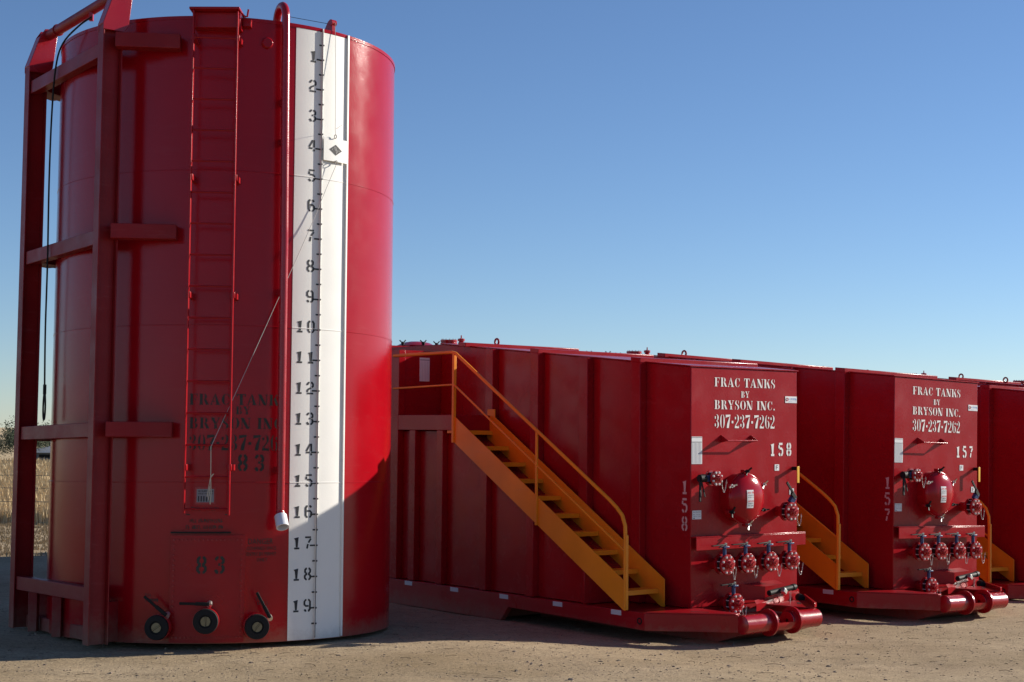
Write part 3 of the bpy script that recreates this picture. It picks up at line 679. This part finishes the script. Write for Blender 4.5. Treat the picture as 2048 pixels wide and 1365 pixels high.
    for x in (.475, .958): gbm.add([(x-.004, 0, 1.882), (x-.004, 0, 1.80), (x-.004, -.098, 1.818), (x+.004, 0, 1.882), (x+.004, 0, 1.80), (x+.004, -.098, 1.818)], [(0,1,2), (5,4,3), (0,3,4,1), (1,4,5,2), (2,5,3,0)])
    gbm.build('grab_bar', M_fit, T)
    # lettering and stickers
    for ln in (serif_line('FRAC TANKS', .37, 1.372, 2.424, .10), serif_line('BY', .80, .935, 2.308, .07), serif_line('BRYSON INC.', .37, 1.372, 2.172, .10), serif_line('307-237-7262', .37, 1.365, 1.963, .15)):
        lay(ln, lambda x, z: (x, -.0035, z)).build('lettering_line', M_wlet, T, smooth=0)
    def sheet(x0, x1, z0, z1, name, mat, d=.004, par=T):
        return MB().box(x0, x1, -d, -.001, z0, z1).build(name, mat, par, smooth=0)
    s1 = sheet(.010, .172, 1.565, 1.865, 'inspection_placard', M_sticker)
    m = MB(); 
    for (a, b_, c, d) in ((.014, .168, 1.852, 1.860), (.014, .168, 1.80, 1.811)): m.box(a, b_, -.0055, -.0045, c, d)
    for i in range(7): m.box(.026+i*.021, .0285+i*.021, -.0055, -.0045, 1.57, 1.796)
    m.build('placard_print', M_grey, s1, smooth=0)
    s2 = sheet(.022, .160, .962, 1.058, 'small_placard', M_sticker)
    lay(smudge_line(.030, .15, 1.035, .012, 21)+smudge_line(.030, .15, 1.01, .008, 22)+smudge_line(.030, .15, .99, .008, 23)+[R2(.03, .967, .06, .98)], lambda x, z: (x, -.0052, z)).build('placard_print', M_grey, s2, smooth=0)
    s3 = sheet(1.545, 1.745, 2.262, 2.338, 'logo_sticker', M_sticker)
    mm = MB().torus((1.578, -.0045, 2.303), (0, 1, 0), .018, .004, 14, 4); mm.build('logo_ring', M_redp, s3)
    lay(smudge_line(1.61, 1.735, 2.292, .026, 33)+smudge_line(1.60, 1.735, 2.273, .006, 31), lambda x, z: (x, -.0052, z)).build('logo_print', M_bluep, s3, smooth=0)
    for (ch, x, z) in (('F', 1.40, 1.517), ('E', 1.655, 1.238)):
        q = sheet(x-.038, x+.038, z-.036, z+.036, 'letter_plate', M_sticker)
        lay(font_line(ch, x-.018, x+.018, z-.024, .048), lambda x_, z_: (x_, -.0052, z_)).build('plate_letter', M_black, q, smooth=0)
    # float indicator lever
    MB().cyl((1.68, 0, 1.505), (1.68, -.07, 1.505), .022, 12).build('lever_shaft', M_dark, T)
    MB().obox((1.68, -.078, 1.53), (1.68, -.078, 1.34), .038, .010, (0, 1, 0)).build('indicator_lever', M_yel, T, bev=.002)
    # domed manway on the face
    mc = Vector((.735, 0, 1.185)); mr = .285
    mw_ = MB().lathe([(mr-.01, .0), (mr-.01, .105), (mr+.005, .105), (mr+.005, .130)]+[(mr*cos(t)*.985, .130+.11*sin(t)) for t in [pi/2*i/10 for i in range(10)]]+[(.001, .24)], mc, (0, -1, 0), n=56).build('manway_dome', M_shell, T, smooth=50)
    st = MB(); a, b_ = .028, .082
    def domep(u, w, o_=.0035):
        rr = sqrt(u*u+w*w)/(mr*.985); rr = min(rr, .99); return (mc.x+u, -(.130+.11*sqrt(1-rr*rr)+o_), mc.z+w)
    G = [(-.095+.10*i/6, -.105+.20*j/8) for j in range(9) for i in range(7)]
    st.add([domep(u+.005, w+.0) for u, w in G], [(j*7+i, j*7+i+1, (j+1)*7+i+1, (j+1)*7+i) for j in range(8) for i in range(6)]); ss = st.build('warning_sticker', M_sticker, mw_)
    lay(smudge_line(-.078, .004, .055, .022, 41)+smudge_line(-.078, .004, -.04, .022, 43), lambda x, z: domep(x, z, .006)).build('sticker_print', M_redp, ss, smooth=0)
    lay(smudge_line(-.078, .004, .03, .012, 44)+smudge_line(-.078, .004, .008, .012, 45)+smudge_line(-.078, .004, -.062, .012, 46)+smudge_line(-.078, .004, -.085, .012, 47), lambda x, z: domep(x, z, .006)).build('sticker_print', M_black, ss, smooth=0)
    for i, ang in enumerate((92, 30, -27, -88, 210, 152)):
        a = rad(ang); e = Vector((cos(a), 0, sin(a))); c = mc+e*(mr+.012); rr_ = random.uniform(-.8, .8)
        cl = MB().box(-.02, .02, -.135, -.08, -.018, .018).xf(Matrix.Translation(c)).build('clamp_lug', M_fit, mw_, bev=.003)
        w = MB(); w.cyl(c+Vector((0, -.12, 0)), c+Vector((0, -.20, 0)), .010, 8); w.cyl(c+Vector((0, -.15, 0)), c+Vector((0, -.175, 0)), .021, 8)
        ca, sa = cos(rr_+.6), sin(rr_+.6)
        for s_ in (1, -1): w.obox(c+Vector((0, -.165, 0)), c+Vector((s_*.062*ca, -.19, s_*.062*sa)), .016, .013, (0, 1, 0))
        w.build('wing_nut', M_steel if i % 2 else M_dark, mw_)
    MB().cyl((mc.x+mr-.01, -.09, mc.z+.05), (mc.x+mr+.04, -.09, mc.z+.05), .010, 8).build('hinge_pin', M_fit, mw_)
    MB().cyl((mc.x+mr-.01, -.09, mc.z-.09), (mc.x+mr+.04, -.09, mc.z-.09), .010, 8).build('hinge_pin', M_fit, mw_)
    # valves
    def chain(m, p, w, d, seed=0):
        r = random.Random(seed); p = Vector(p); n = 13
        pts = [p+Vector((w*i/n, -.01+r.uniform(-.004, .004), -d*abs(sin(pi*i/n))**.8)) for i in range(n+1)]
        for i in range(n):
            c = (pts[i]+pts[i+1])/2; dd = (pts[i+1]-pts[i]).normalized(); s_ = dd.cross(Vector((0, 1, 0)) if i % 2 else Vector((.3, .3, .9))).normalized()
            L_ = (pts[i+1]-pts[i]).length*.68
            m.tube([c+dd*L_, c+s_*.0055, c-dd*L_, c-s_*.0055], .0026, 5, closed=True)
        return m
    def valve(x, z, r=.112, hand='top', seed=0, deep=.0, cdx=.02):
        v = empty('valve', parent=T); v.location = (x, 0, z)
        MB().cyl((0, -.001, 0), (0, -.10-deep, 0), r*.55, 20).build('nozzle', M_fit, v)
        MB().lathe([(r*.5, .075+deep), (r, .078+deep), (r, .10+deep), (r*.5, .103+deep)], (0, 0, 0), (0, -1, 0), n=32).build('back_flange', M_fit, v)
        MB().lathe([(r*.6, .104+deep), (r*.80, .105+deep), (r*.80, .158+deep), (r*.6, .159+deep)], (0, 0, 0), (0, -1, 0), n=28).build('valve_body', M_dark, v)
        fl = MB().lathe([(r*.5, .160+deep), (r-.003, .160+deep), (r, .164+deep), (r, .182+deep), (r-.003, .186+deep), (r*.46, .186+deep), (r*.44, .20+deep), (r*.30, .205+deep)], (0, 0, 0), (0, -1, 0), n=36).build('front_flange', M_fit, v)
        bl = MB()
        for i in range(8):
            a = 2*pi*(i+.5)/8; cx_, cz_ = cos(a)*r*.79, sin(a)*r*.79
            bl.cyl((cx_, -.186-deep, cz_), (cx_, -.202-deep, cz_), .0125, 6); bl.cyl((cx_, -.06-deep, cz_), (cx_, -.206-deep, cz_), .0055, 6)
        bl.build('flange_bolts', M_bolt, fl)
        cpm = MB().lathe([(r*.34, .200+deep), (r*.40, .205+deep), (r*.40, .238+deep), (r*.34, .246+deep), (.001, .247+deep)], (0, 0, 0), (0, -1, 0), n=24)
        for s_ in (1, -1): cpm.obox((s_*r*.38, -.222-deep, 0), (s_*r*.62, -.215-deep, s_*.015), .02, .010, (0, 1, 0))
        cpm.obox((-.018, -.248-deep, -.01), (.018, -.248-deep, .012), .02, .014, (0, 1, 0))
        cpm.build('end_cap', M_fit, v)
        m = MB(); chain(m, (.01, -.235-deep, -r*.25), .055+cdx, .13, seed); m.build('cap_chain', M_chain, v)
        if hand == 'top':
            MB().cyl((0, -.13-deep, r*.7), (0, -.13-deep, r+.075), .021, 14).build('valve_neck', M_blue, v)
            MB().box(-.04, .045, -.165-deep, -.095-deep, r+.070, r+.088).build('neck_plate', M_blue, v, bev=.003)
            MB().obox((.03, -.13-deep, r+.105), (-.22, -.155-deep, r+.098), .030, .012).build('lever', M_dark, v, bev=.003)
            MB().obox((-.02, -.14-deep, r+.096), (-.11, -.155-deep, r+.075), .018, .008).build('lever_trigger', M_dark, v, bev=.002)
            MB().cyl((.02, -.13-deep, r+.09), (.02, -.13-deep, r+.122), .014, 8).build('stem_nut', M_steel, v)
        return v
    for i, x in enumerate((.362, .699, 1.078, 1.432)): valve(x, .47, hand='top', seed=i, deep=.03, cdx=.012*i)
    valve(.506, .04, hand='top', seed=9, deep=.03)
    v = valve(1.42, 1.02, r=.108, hand='none', seed=11, deep=.03)
    MB().obox((.03, -.16, .10), (.075, -.17, .165), .07, .05, (0, 1, 0)).build('valve_neck', M_blue, v, bev=.006)
    MB().obox((.105, -.18, .155), (-.075, -.20, .335), .03, .014, (0, 1, 0)).build('lever', M_dark, v, bev=.003)
    MB().obox((.095, -.18, .145), (.02, -.19, .215), .05, .024, (0, 1, 0)).build('lever_grip', M_dark, v, bev=.004)
    v = valve(.185, 1.413, r=.085, hand='none', seed=12, deep=.03)
    MB().obox((-.05, -.155, 0), (-.12, -.155, .0), .05, .07, (0, 0, 1)).build('valve_neck', M_blue, v, bev=.006)
    MB().cyl((-.21, -.155, 0.0), (-.12, -.155, 0), .042, 18).build('gear_cap', M_dark, v)
    MB().obox((-.20, -.16, .02), (-.235, -.19, -.25), .030, .016, (0, 1, 0)).build('lever', M_dark, v, bev=.004)
    MB().obox((-.19, -.16, -.01), (-.15, -.18, -.20), .016, .010, (0, 1, 0)).build('lever_trigger', M_dark, v, bev=.002)
    # small capped drain with folded guard at the lower right
    MB().add([(.80, 0, .22), (.98, -.20, .20), (1.30, -.20, .215), (1.38, 0, .235), (.80, 0, .04), (.98, -.20, .05), (1.02, -.205, .12)], [(0, 1, 2, 3), (0, 4, 5, 1)]).build('drain_guard', M_red, T)
    gp = MB().add([(.78, -.25, .02), (.78, -.22, .06), (1.15, -.16, .085), (1.74, -.004, .13), (1.74, -.04, .11), (1.15, -.2, .06), (1.74, -.04, .0), (.78, -.25, -.06)], [(0, 1, 2, 5), (5, 2, 3, 4), (0, 5, 4, 6, 7)]).build('guard_lip', M_red, T)
    dp = MB().cyl((1.02, -.22, .125), (1.46, -.19, .165), .032, 16); dp.cyl((1.44, -.192, .163), (1.49, -.187, .168), .038, 16); dp.build('drain_pipe', M_dark, T)
    MB().obox((1.20, -.26, .16), (1.26, -.25, .12), .05, .05).build('pipe_union', M_steel, T, bev=.006)
    MB().cyl((1.62, -.18, .03), (1.66, -.10, .035), .042, 18).build('drain_plug', M_dark, T)
    MB().torus((1.12, -.24, .04), (1, .3, 0), .038, .006, 18, 6).build('guard_ring', M_fit, T)
    m = MB(); chain(m, (1.36, -.215, .12), .02, .12, 5); m.build('cap_chain', M_chain, T)
    # roof fittings
    mh = MB().lathe([(.26, 0), (.26, .06), (.285, .06), (.285, .085), (.27, .09), (.20, .125), (.10, .145), (.001, .15)], (.9, 6.45, roofz(9)), (0, 0, 1), n=36).build('roof_manhole', M_shell, T)
    for ang in (195, 255, 320, 75):
        a = rad(ang); c = Vector((.9+.30*cos(a), 6.45+.30*sin(a), roofz(9)))
        w = MB().cyl(c, c+Z*.13, .013, 8); w.cyl(c+Z*.09, c+Z*.115, .026, 8); w.obox(c+Z*.105, c+Vector((.05, 0, .155)), .013, .012, (0, 1, 0)); w.obox(c+Z*.105, c+Vector((-.05, .01, .15)), .013, .012, (0, 1, 0)); w.build('wing_nut', M_dark, mh)
    MB().lathe([(.09, 0), (.09, .07), (.12, .07), (.12, .095), (.11, .1), (.11, .105), (.12, .11), (.12, .135), (.001, .14)], (.875, 5.62, roofz(9)), (0, 0, 1), n=28).build('roof_flange', M_fit, T)
    m = MB()
    for i in range(12):
        a = 2*pi*i/12; m.cyl((.875+.10*cos(a), 5.62+.10*sin(a), roofz(9)+.05), (.875+.10*cos(a), 5.62+.10*sin(a), roofz(9)+.150), .008, 6)
    m.build('flange_bolts', M_steel, T)
    MB().lathe([(.045, 0), (.045, .08), (.03, .10), (.05, .11), (.05, .14), (.01, .15), (.008, .19), (.001, .19)], (.875, 5.33, roofz(9)), (0, 0, 1), n=16).build('relief_valve', M_fit, T)
    MB().torus((.875, 4.53, roofz(4.5)+.075), (1, 0, 0), .042, .014, 18, 8).build('lifting_eye', M_red, T)
    # stairs
    stp = [(3.40, 2.09), (3.40, 1.77), (.335, .0), (.30, .0), (.30, .30)]
    MB().prism(stp, 'x', XL-.004, XL+.010).build('stringer', M_orange, T, bev=.003)
    stp2 = [(3.36, 2.14), (3.30, 1.73), (.30, .0), (.30, .30), (3.20, 1.985), (3.20, 2.14)]
    MB().prism([(3.45, 2.18), (3.45, 1.80), (.335, .0), (.28, .0), (.28, .30), (3.30, 2.08), (3.30, 2.18)], 'x', -.125, -.111).build('stringer', M_orange, T, bev=.003)
    for k in range(1, 11):
        z = 2.1*k/11; y = (z-.10)/.578+.27
        m = MB().box(XL+.011, -.126, y-.06, y+.15, z-.034, z); m.box(XL+.011, -.126, y-.064, y-.060, z-.05, z+.002); m.build('tread', M_orange, T, bev=.003)
    # handrail
    ar = [(XL-.0, .428-.143*(1-cos(t)), 1.10-.14*sin(t)) for t in [pi/2*i/5 for i in range(6)]]
    hr = [(XL, 4.70, 2.874), (XL, 3.44, 2.876), (XL, 3.36, 2.86), (XL, .55, 1.173)]
    path = [(XL-.01, a[1], a[2]) for a in [Vector(p) for p in hr]]+[(XL-.01, .43, 1.09), (XL-.01, .34, 1.01), (XL-.01, .295, .90), (XL-.01, .29, .75), (XL-.01, .29, 0)]
    MB().tube(path, .021, 10).build('handrail', M_orange, T, smooth=60)
    MB().tube([(XL-.01, 4.70, 2.447), (XL-.01, 3.39, 2.475), (XL-.01, .30, .63)], .013, 8).build('mid_rail', M_orange, T, smooth=60)
    MB().box(XL-.026, XL+.014, 3.372, 3.412, 1.76, 2.86).build('rail_post', M_orange, T, bev=.003)
    MB().box(XL-.024, XL-.005, 1.765, 1.80, .83, 1.90).build('rail_post', M_orange, T, bev=.003)
    MB().box(XL-.026, XL+.014, .265, .305, .0, .80).build('rail_post', M_orange, T, bev=.003)
    # end placard in the stair recess
    al = MB().box(-.36, -.20, 4.594, 4.599, 2.55, 2.86).build('recess_placard', M_sticker, T, smooth=0)
    m = MB(); m.box(-.355, -.205, 4.5925, 4.5935, 2.825, 2.835)
    for i in range(6): m.box(-.34+i*.025, -.338+i*.025, 4.5925, 4.5935, 2.56, 2.81)
    m.build('placard_print', M_grey, al, smooth=0)
    return T
def copy_tree(o, parent=None):
    c = o.copy(); col.objects.link(c); c.parent = parent
    for ch in list(o.children): copy_tree(ch, c)
    return c
YAW = .6809
Fo = Vector((1.9654, 17.0728, .2972)); Tt = Vector((cos(YAW), sin(YAW), 0)); Tb = Vector((-sin(YAW), cos(YAW), 0))
proto = build_frac()
bpy.context.view_layer.update()
specs = [((0, 0, 0), '158', 'red frac tank numbered 158, nearest of the row, its whole orange stair in view'),
         ((3.54, .01, 0), '157', 'red frac tank numbered 157, second of the row, beside tank 158'),
         ((7.05, .25, -.12), None, 'red frac tank at the right edge, stair foot showing behind tank 157'),
         ((10.6, .05, -.14), None, 'fourth red frac tank of the row, only its roof fittings show above tank 157'),
         ((14.1, .05, -.17), None, 'farthest red frac tank, its roof flange just shows above the tank at the right edge')]
fracs = []
for i, (off, num, lab) in enumerate(specs):
    t = proto if i == 0 else copy_tree(proto)
    t.location = Fo+Tt*off[0]+Tb*off[1]+Vector((0, 0, off[2])); t.rotation_euler = (0, (0, .022, .02, .02, .02)[i], YAW)
    tag(t, lab, 'frac tank', 'frac tanks parked in a row'); fracs.append(t)
for i, t in enumerate(fracs):
    r = random.Random(50+i)
    for v in t.children:
        if v.name.startswith('valve') and len(v.children):
            a = rad(r.uniform(-11, 11))
            for c in v.children:
                if c.name.startswith('lever') and abs(v.location.z-1.2) > .5:
                    c.rotation_euler = (0, 0, a); p = Vector((0, -.16, 0)); c.location = p-Matrix.Rotation(a, 3, 'Z') @ p
for t in fracs[2:4]:
    MB().torus((.875, 3.62, roofz(3.6)+.075), (1, 0, 0), .042, .014, 18, 8).build('lifting_eye', M_red, t)
for t, (off, num, lab) in zip(fracs, specs):
    if not num: continue
    lay(digits(num, .148, adv=1.03, sx=.92, w=.17), lambda x, z: (x+1.285, -.0035, z+1.650)).build('tank_number', M_wlet, t, smooth=0)
    m = MB()
    for k, ch in enumerate(num):
        for q in digits(ch, .155, sx=.95, w=.15):
            m.add([(-.0035, .135-p[0], p[1]+1.235-.20*k) for p in q], [tuple(range(len(q)))])
    m.build('side_number', M_plet, t, smooth=0)

# ================================================================== BACKGROUND ON THE LEFT
M_grass = paint('dry grass blades', (.64, .49, .28), rough=.8, bump=0, var=.3, vscale=2)
M_weed = paint('short dead weeds', (.45, .34, .19), rough=.9, bump=0, var=.4, vscale=3)
def blades(n, xf, yf, hf, mat, name, label, cat):
    m = MB()
    for i in range(n):
        y = yf(); x = xf(y); z = gz(x, y); k = 3
        for j in range(k):
            h = hf(y)*random.uniform(.6, 1.2); a = random.uniform(0, 2*pi); w = .006+.0002*y; l = random.uniform(.05, .25)*h
            bx, by = x+random.uniform(-.08, .08), y+random.uniform(-.08, .08)
            m.add([(bx-w, by, z), (bx+w, by, z), (bx+cos(a)*l*.4+w*.6, by+sin(a)*l*.4, z+h*.6), (bx+cos(a)*l, by+sin(a)*l, z+h), (bx+cos(a)*l*.4-w*.6, by+sin(a)*l*.4, z+h*.6)], [(0, 1, 2, 3, 4)])
    tag(m.build(name, mat, smooth=0, fix=False), label, cat, kind='stuff')
blades(14000, lambda y: random.uniform(-.42, -.0)*y, lambda: 36+62*random.random()**2.2, lambda y: .34, M_grass, 'tall_dry_grass', 'tall pale dry grass filling the field beyond the fence', 'grass')
blades(5000, lambda y: random.uniform(-.42, -.0)*y, lambda: random.uniform(27, 36.5), lambda y: .06, M_weed, 'dead_weeds', 'low flattened dead weeds on the dirt before the tall grass', 'weeds')
# wire fence
fe = empty('wire_fence', (-13, 36.6, 0)); tag(fe, 'thin wire fence with three strands along the edge of the tall dry grass', 'fence')
M_wire = paint('dull fence wire', (.16, .14, .12), rough=.6, bump=0); M_post = paint('weathered fence post', (.20, .15, .10), rough=.9, bump=.01)
for z in (1.08, .78, .46): MB().tube([(-27, -.3, z), (-10, 0, z-.01), (13, .2, z)], .007, 5).build('wire', M_wire, fe)
for x in (-25, -16.2, -4.0, 3.5, 11): MB().cyl((x, 0, -.2), (x, 0, 1.25), .055, 10).build('post', M_post, fe)
# trees
M_bark = paint('rough bark', (.10, .075, .055), rough=.95, bump=.02, bscale=8, var=.3)
def leafmat(name, c): 
    m = paint(name, c, rough=.7, bump=0, var=.35, vscale=.8); return m
LM = [leafmat('dusty green leaves', (.050, .064, .030)), leafmat('dark green leaves', (.034, .046, .024)), leafmat('olive leaves', (.068, .072, .038))]
def tree(x, y, h, w, mi, label, seed, sparse=1.0):
    r = random.Random(seed); t = empty('tree', (x, y, 0)); tag(t, label, 'tree', 'trees beyond the dry field')
    m = MB(); m.tube([(0, 0, -.2), (.05*h*.3, 0, h*.2), (.02*h, .03*h, h*.45), (0, 0, h*.7)], h*.028, 8)
    tips = []
    for i in range(9):
        a = r.uniform(0, 2*pi); l = w*r.uniform(.35, .9); z0 = h*r.uniform(.2, .5); e = Vector((cos(a)*l, sin(a)*l, h*r.uniform(.4, .9)))
        m.tube([(0, 0, z0), e*.5+Vector((0, 0, z0*.3)), e], h*.010, 6); tips.append(e)
    m.build('trunk', M_bark, t)
    c = MB(); cl = []
    for e in tips: cl.append((e, w*r.uniform(.25, .45)))
    for i in range(16):
        a = r.uniform(0, 2*pi); q = r.random()**.5; cl.append((Vector((cos(a)*q*w*.8, sin(a)*q*w*.8, h*(.35+.55*r.random()*(1-.4*q)))), w*r.uniform(.18, .38)))
    for c0, rr in cl:
        for i in range(int(260*sparse)):
            d = Vector((r.gauss(0, 1), r.gauss(0, 1), r.gauss(0, .8))).normalized()*rr*r.uniform(.45, 1.05); p = c0+d
            s_ = r.uniform(.06, .13)*h/4; u = Vector((r.gauss(0, 1), r.gauss(0, 1), r.gauss(0, 1))).normalized(); v = u.orthogonal().normalized()
            c.add([p-u*s_, p+v*s_*.5, p+u*s_, p-v*s_*.5], [(0, 1, 2, 3)])
    c.build('crown', LM[mi], t, smooth=0, fix=False)
tree(-31.5, 103, 2.7, 2.3, 0, 'bushy green tree seen between the far post and the red shell of the upright tank', 1)
tree(-34.4, 101, 2.0, 1.8, 2, 'low olive tree just behind the far skid post of the upright tank', 2)
tree(-37.0, 106, 2.5, 2.0, 1, 'dark green tree at the left edge beside the pale roofed house', 3)
tree(-40.5, 104, 2.7, 2.4, 1, 'sparse bare topped tree at the left edge of the picture', 4, .6)
tree(-28.0, 105, 2.3, 2.0, 1, 'dark tree hidden mostly behind the red shell of the upright tank', 5)
# low buildings between the trees
M_wall = paint('grey shed siding', (.16, .17, .18), rough=.7, bump=0, var=.2); M_roof = paint('pale metal roof', (.62, .66, .72), rough=.4, bump=0)
def shed(x, y, w, d, h, lab):
    t = empty('shed', (x, y, 0)); tag(t, lab, 'shed')
    MB().box(-w/2, w/2, -d/2, d/2, 0, h).build('wall', M_wall, t, smooth=0)
    MB().prism([(-w/2-.3, h+.003), (w/2+.3, h+.003), (w/2+.3, h+.08), (0, h+.5), (-w/2-.3, h+.08)], 'y', -d/2-.3, d/2+.3).build('roof', M_roof, t, smooth=0)
    MB().box(-w*.3, -w*.1, -d/2-.03, -d/2+.02, h*.4, h*.8).build('window', M_dark, t, smooth=0)
    MB().box(w*.1, w*.22, -d/2-.03, -d/2+.02, 0, h*.85).build('door', M_roof, t, smooth=0)
shed(-37.5, 97, 7, 5, 1.15, 'low grey house with pale metal roof under the trees at the left edge')
shed(-29.6, 103.5, 4, 3, .55, 'low blue grey shed under the green tree beyond the dry field')
print('objects', len(bpy.data.objects))
